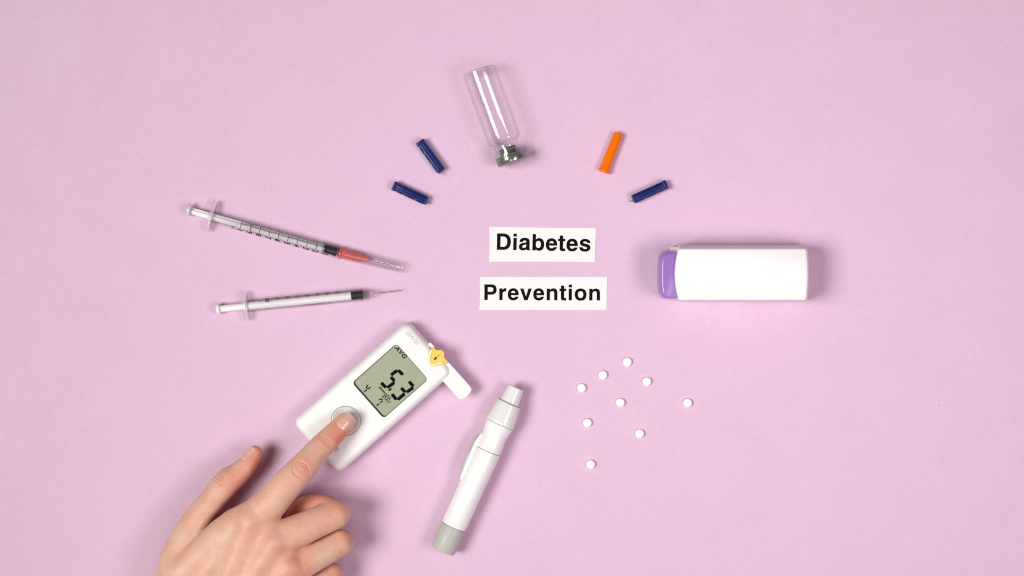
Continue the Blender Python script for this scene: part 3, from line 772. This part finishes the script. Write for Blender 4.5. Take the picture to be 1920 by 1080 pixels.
    idx = np.full(act.shape, -1, np.int64); cells = np.argwhere(act); idx[act] = np.arange(len(cells))
    acc = np.zeros((len(cells), 3)); num = np.zeros(len(cells))
    co = np.array([[i, j, k] for i in (0, 1) for j in (0, 1) for k in (0, 1)])
    val = np.stack([D[cells[:, 0]+c[0], cells[:, 1]+c[1], cells[:, 2]+c[2]] for c in co], 1)
    for a in range(8):
        for b in range(a+1, 8):
            if np.abs(co[a]-co[b]).sum() != 1: continue
            va, vb = val[:, a], val[:, b]; cr = (va < 0) != (vb < 0)
            t = np.where(cr, va/np.where(cr, va-vb, 1), 0)
            acc[cr] += (co[a] + t[:, None]*(co[b]-co[a]))[cr]; num[cr] += 1
    V = lo + g*(cells + acc/num[:, None])
    quads = []
    for axis in range(3):
        sl0 = [slice(None)]*3; sl1 = [slice(None)]*3; sl0[axis] = slice(0, -1); sl1[axis] = slice(1, None)
        s0, s1 = S[tuple(sl0)], S[tuple(sl1)]
        e = np.argwhere(s0 != s1); u, v_ = (axis+1) % 3, (axis+2) % 3
        e = e[(e[:, u] > 0) & (e[:, v_] > 0) & (e[:, u] < D.shape[u]-1) & (e[:, v_] < D.shape[v_]-1)]
        def cid(du, dv):
            c = e.copy(); c[:, u] += du; c[:, v_] += dv; return idx[c[:, 0], c[:, 1], c[:, 2]]
        q = np.stack([cid(-1, -1), cid(0, -1), cid(0, 0), cid(-1, 0)], 1)
        flip = ~s0[e[:, 0], e[:, 1], e[:, 2]]
        q[flip] = q[flip][:, ::-1]; quads.append(q)
    Q = np.concatenate(quads); Q = Q[(Q >= 0).all(1)]
    # ---- relax
    E = np.concatenate([Q[:, [0, 1]], Q[:, [1, 2]], Q[:, [2, 3]], Q[:, [3, 0]]]); E = np.concatenate([E, E[:, ::-1]])
    deg = np.bincount(E[:, 0], minlength=len(V)).astype(float); deg[deg == 0] = 1
    for it in range(6):
        lam = .55 if it % 2 == 0 else -.50
        nb = np.stack([np.bincount(E[:, 0], V[E[:, 1], k], len(V)) for k in range(3)], 1)/deg[:, None]
        V = V + lam*(nb - V)
    def sdf(P):                           # trilinear
        f = (P - lo)/g; i = np.clip(np.floor(f).astype(int), 0, n-2); t = f - i; r = 0
        for c in co:
            wgt = np.prod(np.where(c, t, 1-t), axis=1); r = r + wgt*D[i[:, 0]+c[0], i[:, 1]+c[1], i[:, 2]+c[2]]
        return r
    # vertex normals
    e1 = V[Q[:, 2]] - V[Q[:, 0]]; e2 = V[Q[:, 3]] - V[Q[:, 1]]; fn = np.cross(e1, e2)
    N = np.zeros_like(V)
    for k in range(4):
        for c in range(3): N[:, c] += np.bincount(Q[:, k], fn[:, c], len(V))
    N /= np.linalg.norm(N, axis=1)[:, None] + 1e-9
    return V, Q, N, sdf

V, Q, Nn, sdf = build_hand()
def frame(a, b, up):
    a, b = Vector(a[:3]), Vector(b[:3]); d = (b - a).normalized(); u = Vector(up); nn = (u - d*u.dot(d)).normalized()
    return b, d, nn, d.cross(nn)
def joint_creases(center, d, nn, half, rows, amp):
    """shallow wrinkles across a joint, on the back of the finger"""
    c = np.array(center); d = np.array(d); nn = np.array(nn); b = np.cross(d, nn)
    P = V - c; u = P @ d; s = P @ b; h = P @ nn
    win = np.exp(-(s/half)**4) * np.clip(h/3.0, 0, 1)
    off = np.zeros(len(V))
    for u0, curv, wdt, k in rows:
        off += k*np.exp(-((u - u0 - curv*s*s)/wdt)**2)
    disp = -amp*off*win
    disp[np.abs(u) > 14] = 0
    return disp
ipip, idir, inn, ib = frame(F_INDEX[2], F_INDEX[3], (0, 0, 1))
disp = joint_creases(ipip, idir, inn, 6.5, [(-4.2, .060, .55, 1.0), (-2.6, .035, .45, .6), (-.9, .012, .45, .8), (.6, -.01, .45, .7), (2.2, -.035, .5, .7), (3.8, -.06, .55, .8)], .62)
jd, jdir, jnn, jb = frame(F_INDEX[4], F_INDEX[5], (0, 0, 1))
disp += joint_creases(jd, jdir, jnn, 5.5, [(-1.6, .02, .45, .8), (-.2, .0, .45, 1.0), (1.2, -.02, .4, .7)], .48)
tn_up = Vector((-.66, .50, .75))
tp, tdir, tnn, tb = frame(F_THUMB[3], F_THUMB[4], tn_up)
disp += joint_creases(tp, tdir, tnn, 6.5, [(-2.5, .02, .5, .7), (-.6, .0, .5, 1.0), (1.0, -.01, .5, .7), (2.6, -.02, .5, .6)], .54)
for F in (F_MID, F_RING):
    kp, kd, kn, kb_ = frame(F[1], F[2], (0, 0, 1))
    disp += joint_creases(kp, kd, kn, 7, [(-2.5, .03, .6, .6), (0, 0, .6, .6)], .14)
V = V + Nn*disp[:, None]
# soft pad flattened where it presses the button
zt_b = ZM + .12
near = np.linalg.norm(V[:, :2] - np.array(at(648.5, 789, ZM))[:2], axis=1) < 16
V[near, 2] = np.maximum(V[near, 2], zt_b)

me = bpy.data.meshes.new("person")
me.from_pydata((V*MM).tolist(), [], Q.tolist())
# redness of finger ends, joints, knuckles, plus bounced light and shade painted as red
fl = np.zeros(len(V))
def flush_and_light(p, rad, k): 
    global fl
    fl += k*np.exp(-((V - np.array(p[:3]))**2).sum(1)/(rad*rad))
flush_and_light(at(632, 815, 27), 6.5, .95); flush_and_light(at(662, 778, 22), 5, .5); flush_and_light(at(642, 812, 20), 7, .55)
flush_and_light(at(566, 878, 41), 7, .45); flush_and_light(at(610, 830, 33), 5, .30)
flush_and_light(at(486, 858, 12), 8, 1.0); flush_and_light(at(476, 880, 10), 9, .8); flush_and_light(at(450, 905, 10), 9, .6); flush_and_light(at(420, 945, 12), 10, .5); flush_and_light(at(425, 903, 24), 7, .3)  # thumb tip and joint; the flank's red paints in bounced, scattered light
flush_and_light(at(625, 945, 30), 10, .40); flush_and_light(at(560, 960, 10), 14, .9); flush_and_light(at(600, 940, 16), 9, .5)  # knuckle, then deep-shade red painted into the folded middle finger
flush_and_light(at(655, 1008, 24), 9, .35); flush_and_light(at(520, 1040, 44), 16, .25); flush_and_light(at(560, 1075, 40), 12, .22); flush_and_light(at(480, 970, 44), 12, .18)
flush_and_light(at(636, 1064, 20), 8, .35)
atr = me.attributes.new("flush_and_light", 'FLOAT', 'POINT'); atr.data.foreach_set("value", np.clip(fl, 0, 1).astype(np.float32))

def skin_material():
    m = bpy.data.materials.new("skin"); m.use_nodes = True
    nt = m.node_tree; N = nt.nodes.new; L = nt.links.new; p = nt.nodes["Principled BSDF"]
    tc = N("ShaderNodeTexCoord"); at_ = N("ShaderNodeAttribute"); at_.attribute_name = "flush_and_light"
    n1 = N("ShaderNodeTexNoise"); n1.inputs["Scale"].default_value = 75; n1.inputs["Detail"].default_value = 5; n1.inputs["Roughness"].default_value = .6
    L(tc.outputs["Object"], n1.inputs["Vector"])
    r1 = N("ShaderNodeMapRange"); r1.inputs["From Min"].default_value = .35; r1.inputs["From Max"].default_value = .7; r1.inputs["To Min"].default_value = 0; r1.inputs["To Max"].default_value = .48
    L(n1.outputs["Fac"], r1.inputs["Value"])
    ad = N("ShaderNodeMath"); ad.use_clamp = True; L(r1.outputs[0], ad.inputs[0]); L(at_.outputs["Fac"], ad.inputs[1])
    mx = N("ShaderNodeMix"); mx.data_type = 'RGBA'; L(ad.outputs[0], mx.inputs["Factor"])
    mx.inputs["A"].default_value = (.760, .495, .370, 1); mx.inputs["B"].default_value = (.69, .235, .15, 1)
    n2 = N("ShaderNodeTexNoise"); n2.inputs["Scale"].default_value = 900; n2.inputs["Detail"].default_value = 3
    L(tc.outputs["Object"], n2.inputs["Vector"])
    r2_ = N("ShaderNodeMapRange"); r2_.inputs["From Min"].default_value = .3; r2_.inputs["From Max"].default_value = .7; r2_.inputs["To Min"].default_value = .95; r2_.inputs["To Max"].default_value = 1.04
    L(n2.outputs["Fac"], r2_.inputs["Value"])
    sc = N("ShaderNodeVectorMath"); sc.operation = 'SCALE'; L(mx.outputs["Result"], sc.inputs[0]); L(r2_.outputs[0], sc.inputs["Scale"])
    L(sc.outputs[0], p.inputs["Base Color"])
    p.inputs["Roughness"].default_value = .48; p.inputs["Specular IOR Level"].default_value = .35
    p.inputs["Subsurface Weight"].default_value = .35; p.inputs["Subsurface Radius"].default_value = (1, .35, .2); p.inputs["Subsurface Scale"].default_value = .004
    vo = N("ShaderNodeTexVoronoi"); vo.feature = 'DISTANCE_TO_EDGE'; vo.inputs["Scale"].default_value = 900; L(tc.outputs["Object"], vo.inputs["Vector"])
    n3 = N("ShaderNodeTexNoise"); n3.inputs["Scale"].default_value = 220; n3.inputs["Detail"].default_value = 5; L(tc.outputs["Object"], n3.inputs["Vector"])
    hh = N("ShaderNodeMath"); hh.operation = 'MULTIPLY_ADD'; hh.inputs[1].default_value = .25; L(vo.outputs["Distance"], hh.inputs[0]); L(n3.outputs["Fac"], hh.inputs[2])
    b = N("ShaderNodeBump"); b.inputs["Strength"].default_value = .35; b.inputs["Distance"].default_value = .0007
    L(hh.outputs[0], b.inputs["Height"]); L(b.outputs[0], p.inputs["Normal"])
    return m
hand = link("person", me, skin_material(), None, 80)
tag(hand, "person's bare right hand pressing the meter's round button with the index finger", "hand")

def nail_material():
    m = mat("nail", (.66, .40, .32), .24, .5, coat=.3, sss=.08)
    nt = m.node_tree; N = nt.nodes.new; L = nt.links.new; p = nt.nodes["Principled BSDF"]
    a = N("ShaderNodeAttribute"); a.attribute_name = "along"
    cr = N("ShaderNodeValToRGB"); e = cr.color_ramp.elements
    e[0].position = 0; e[0].color = (.78, .48, .40, 1); e[1].position = .12; e[1].color = (.80, .52, .44, 1)
    for pos, c in ((.22, (.76, .42, .345, 1)), (.80, (.78, .44, .365, 1)), (.87, (.82, .54, .45, 1)), (1.0, (.83, .58, .49, 1))):
        x = cr.color_ramp.elements.new(pos); x.color = c
    L(a.outputs["Fac"], cr.inputs[0]); L(cr.outputs[0], p.inputs["Base Color"])
    return m
NAIL = nail_material()
def nail(tip, d, nn, b, length, width, back, lift, skew=0.0):
    """curved plate laid on the finger end: rows along the finger, columns across"""
    d, nn, b, tip = (np.array(x) for x in (d, nn, b, tip)); ns, nt_ = 15, 15
    P = np.zeros((ns, nt_, 3)); al = np.zeros((ns, nt_))
    for i in range(ns):
        s = i/(ns-1)
        for j in range(nt_):
            t = -1 + 2*j/(nt_-1)
            # rounded cuticle, squared-off rounded free edge
            u = -back + length*(s*(1 - .10*t*t) + .0) + (.18*length*(t*t))*(1-s)
            wdt = width/2*(1 - .10*(1-s)) * (1 - .06*s)
            q = tip + d*u + b*(t*wdt)
            P[i, j] = q; al[i, j] = s
    flat = P.reshape(-1, 3); hi_ = np.full(len(flat), 10.0); lo_ = np.full(len(flat), 0.0)
    for _ in range(26):
        mid = (hi_+lo_)/2; f_ = sdf(flat + nn*mid[:, None]); hi_ = np.where(f_ > 0, mid, hi_); lo_ = np.where(f_ > 0, lo_, mid)
    hgt = ((hi_+lo_)/2).reshape(ns, nt_)
    kx = int(ns*.72)                     # the free end runs straight on instead of following the finger's round end
    slope = (hgt[kx] - hgt[kx-4])/4
    for i in range(kx, ns): hgt[i] = np.maximum(hgt[i], hgt[kx] + slope*(i-kx) - .05*(i-kx)**2)
    for j in range(nt_):
        t = -1 + 2*j/(nt_-1)
        for i in range(ns):
            s = i/(ns-1); edge = max(abs(t)**6, max(0, 1-s*7)**2)
            P[i, j] += nn*(hgt[i, j] + lift*(1-edge) - .28*edge)
    vs = [tuple(x*MM) for x in P.reshape(-1, 3)] + [tuple(x*MM) for x in (P - nn*.45).reshape(-1, 3)]
    o_ = ns*nt_; fs = []
    for i in range(ns-1):
        for j in range(nt_-1):
            k = i*nt_+j; fs.append((k, k+1, k+nt_+1, k+nt_)); fs.append((o_+k+nt_, o_+k+nt_+1, o_+k+1, o_+k))
    ring = [j for j in range(nt_)] + [i*nt_+nt_-1 for i in range(1, ns)] + [(ns-1)*nt_+j for j in range(nt_-2, -1, -1)] + [i*nt_ for i in range(ns-2, 0, -1)]
    for a, c in zip(ring, ring[1:] + ring[:1]): fs.append((a, a+o_, c+o_, c))
    m_ = bpy.data.meshes.new("fingernail"); m_.from_pydata(vs, [], fs)
    bm = bmesh.new(); bm.from_mesh(m_); bmesh.ops.recalc_face_normals(bm, faces=bm.faces); bm.to_mesh(m_); bm.free()
    A = m_.attributes.new("along", 'FLOAT', 'POINT'); A.data.foreach_set("value", np.concatenate([al.ravel()]*2).astype(np.float32))
    return link("fingernail", m_, NAIL, hand, 50)
tip, d_, nn_, b_ = frame(F_INDEX[5], F_INDEX[7], (0.02, -.02, 1))
nail(tip, d_, nn_, b_, 11.6, 9.6, 6.4, .12)
tip, d_, nn_, b_ = frame(F_THUMB[5], F_THUMB[7], tn_up)
nail(tip, d_, nn_, b_, 11.0, 8.2, 8.3, .08)
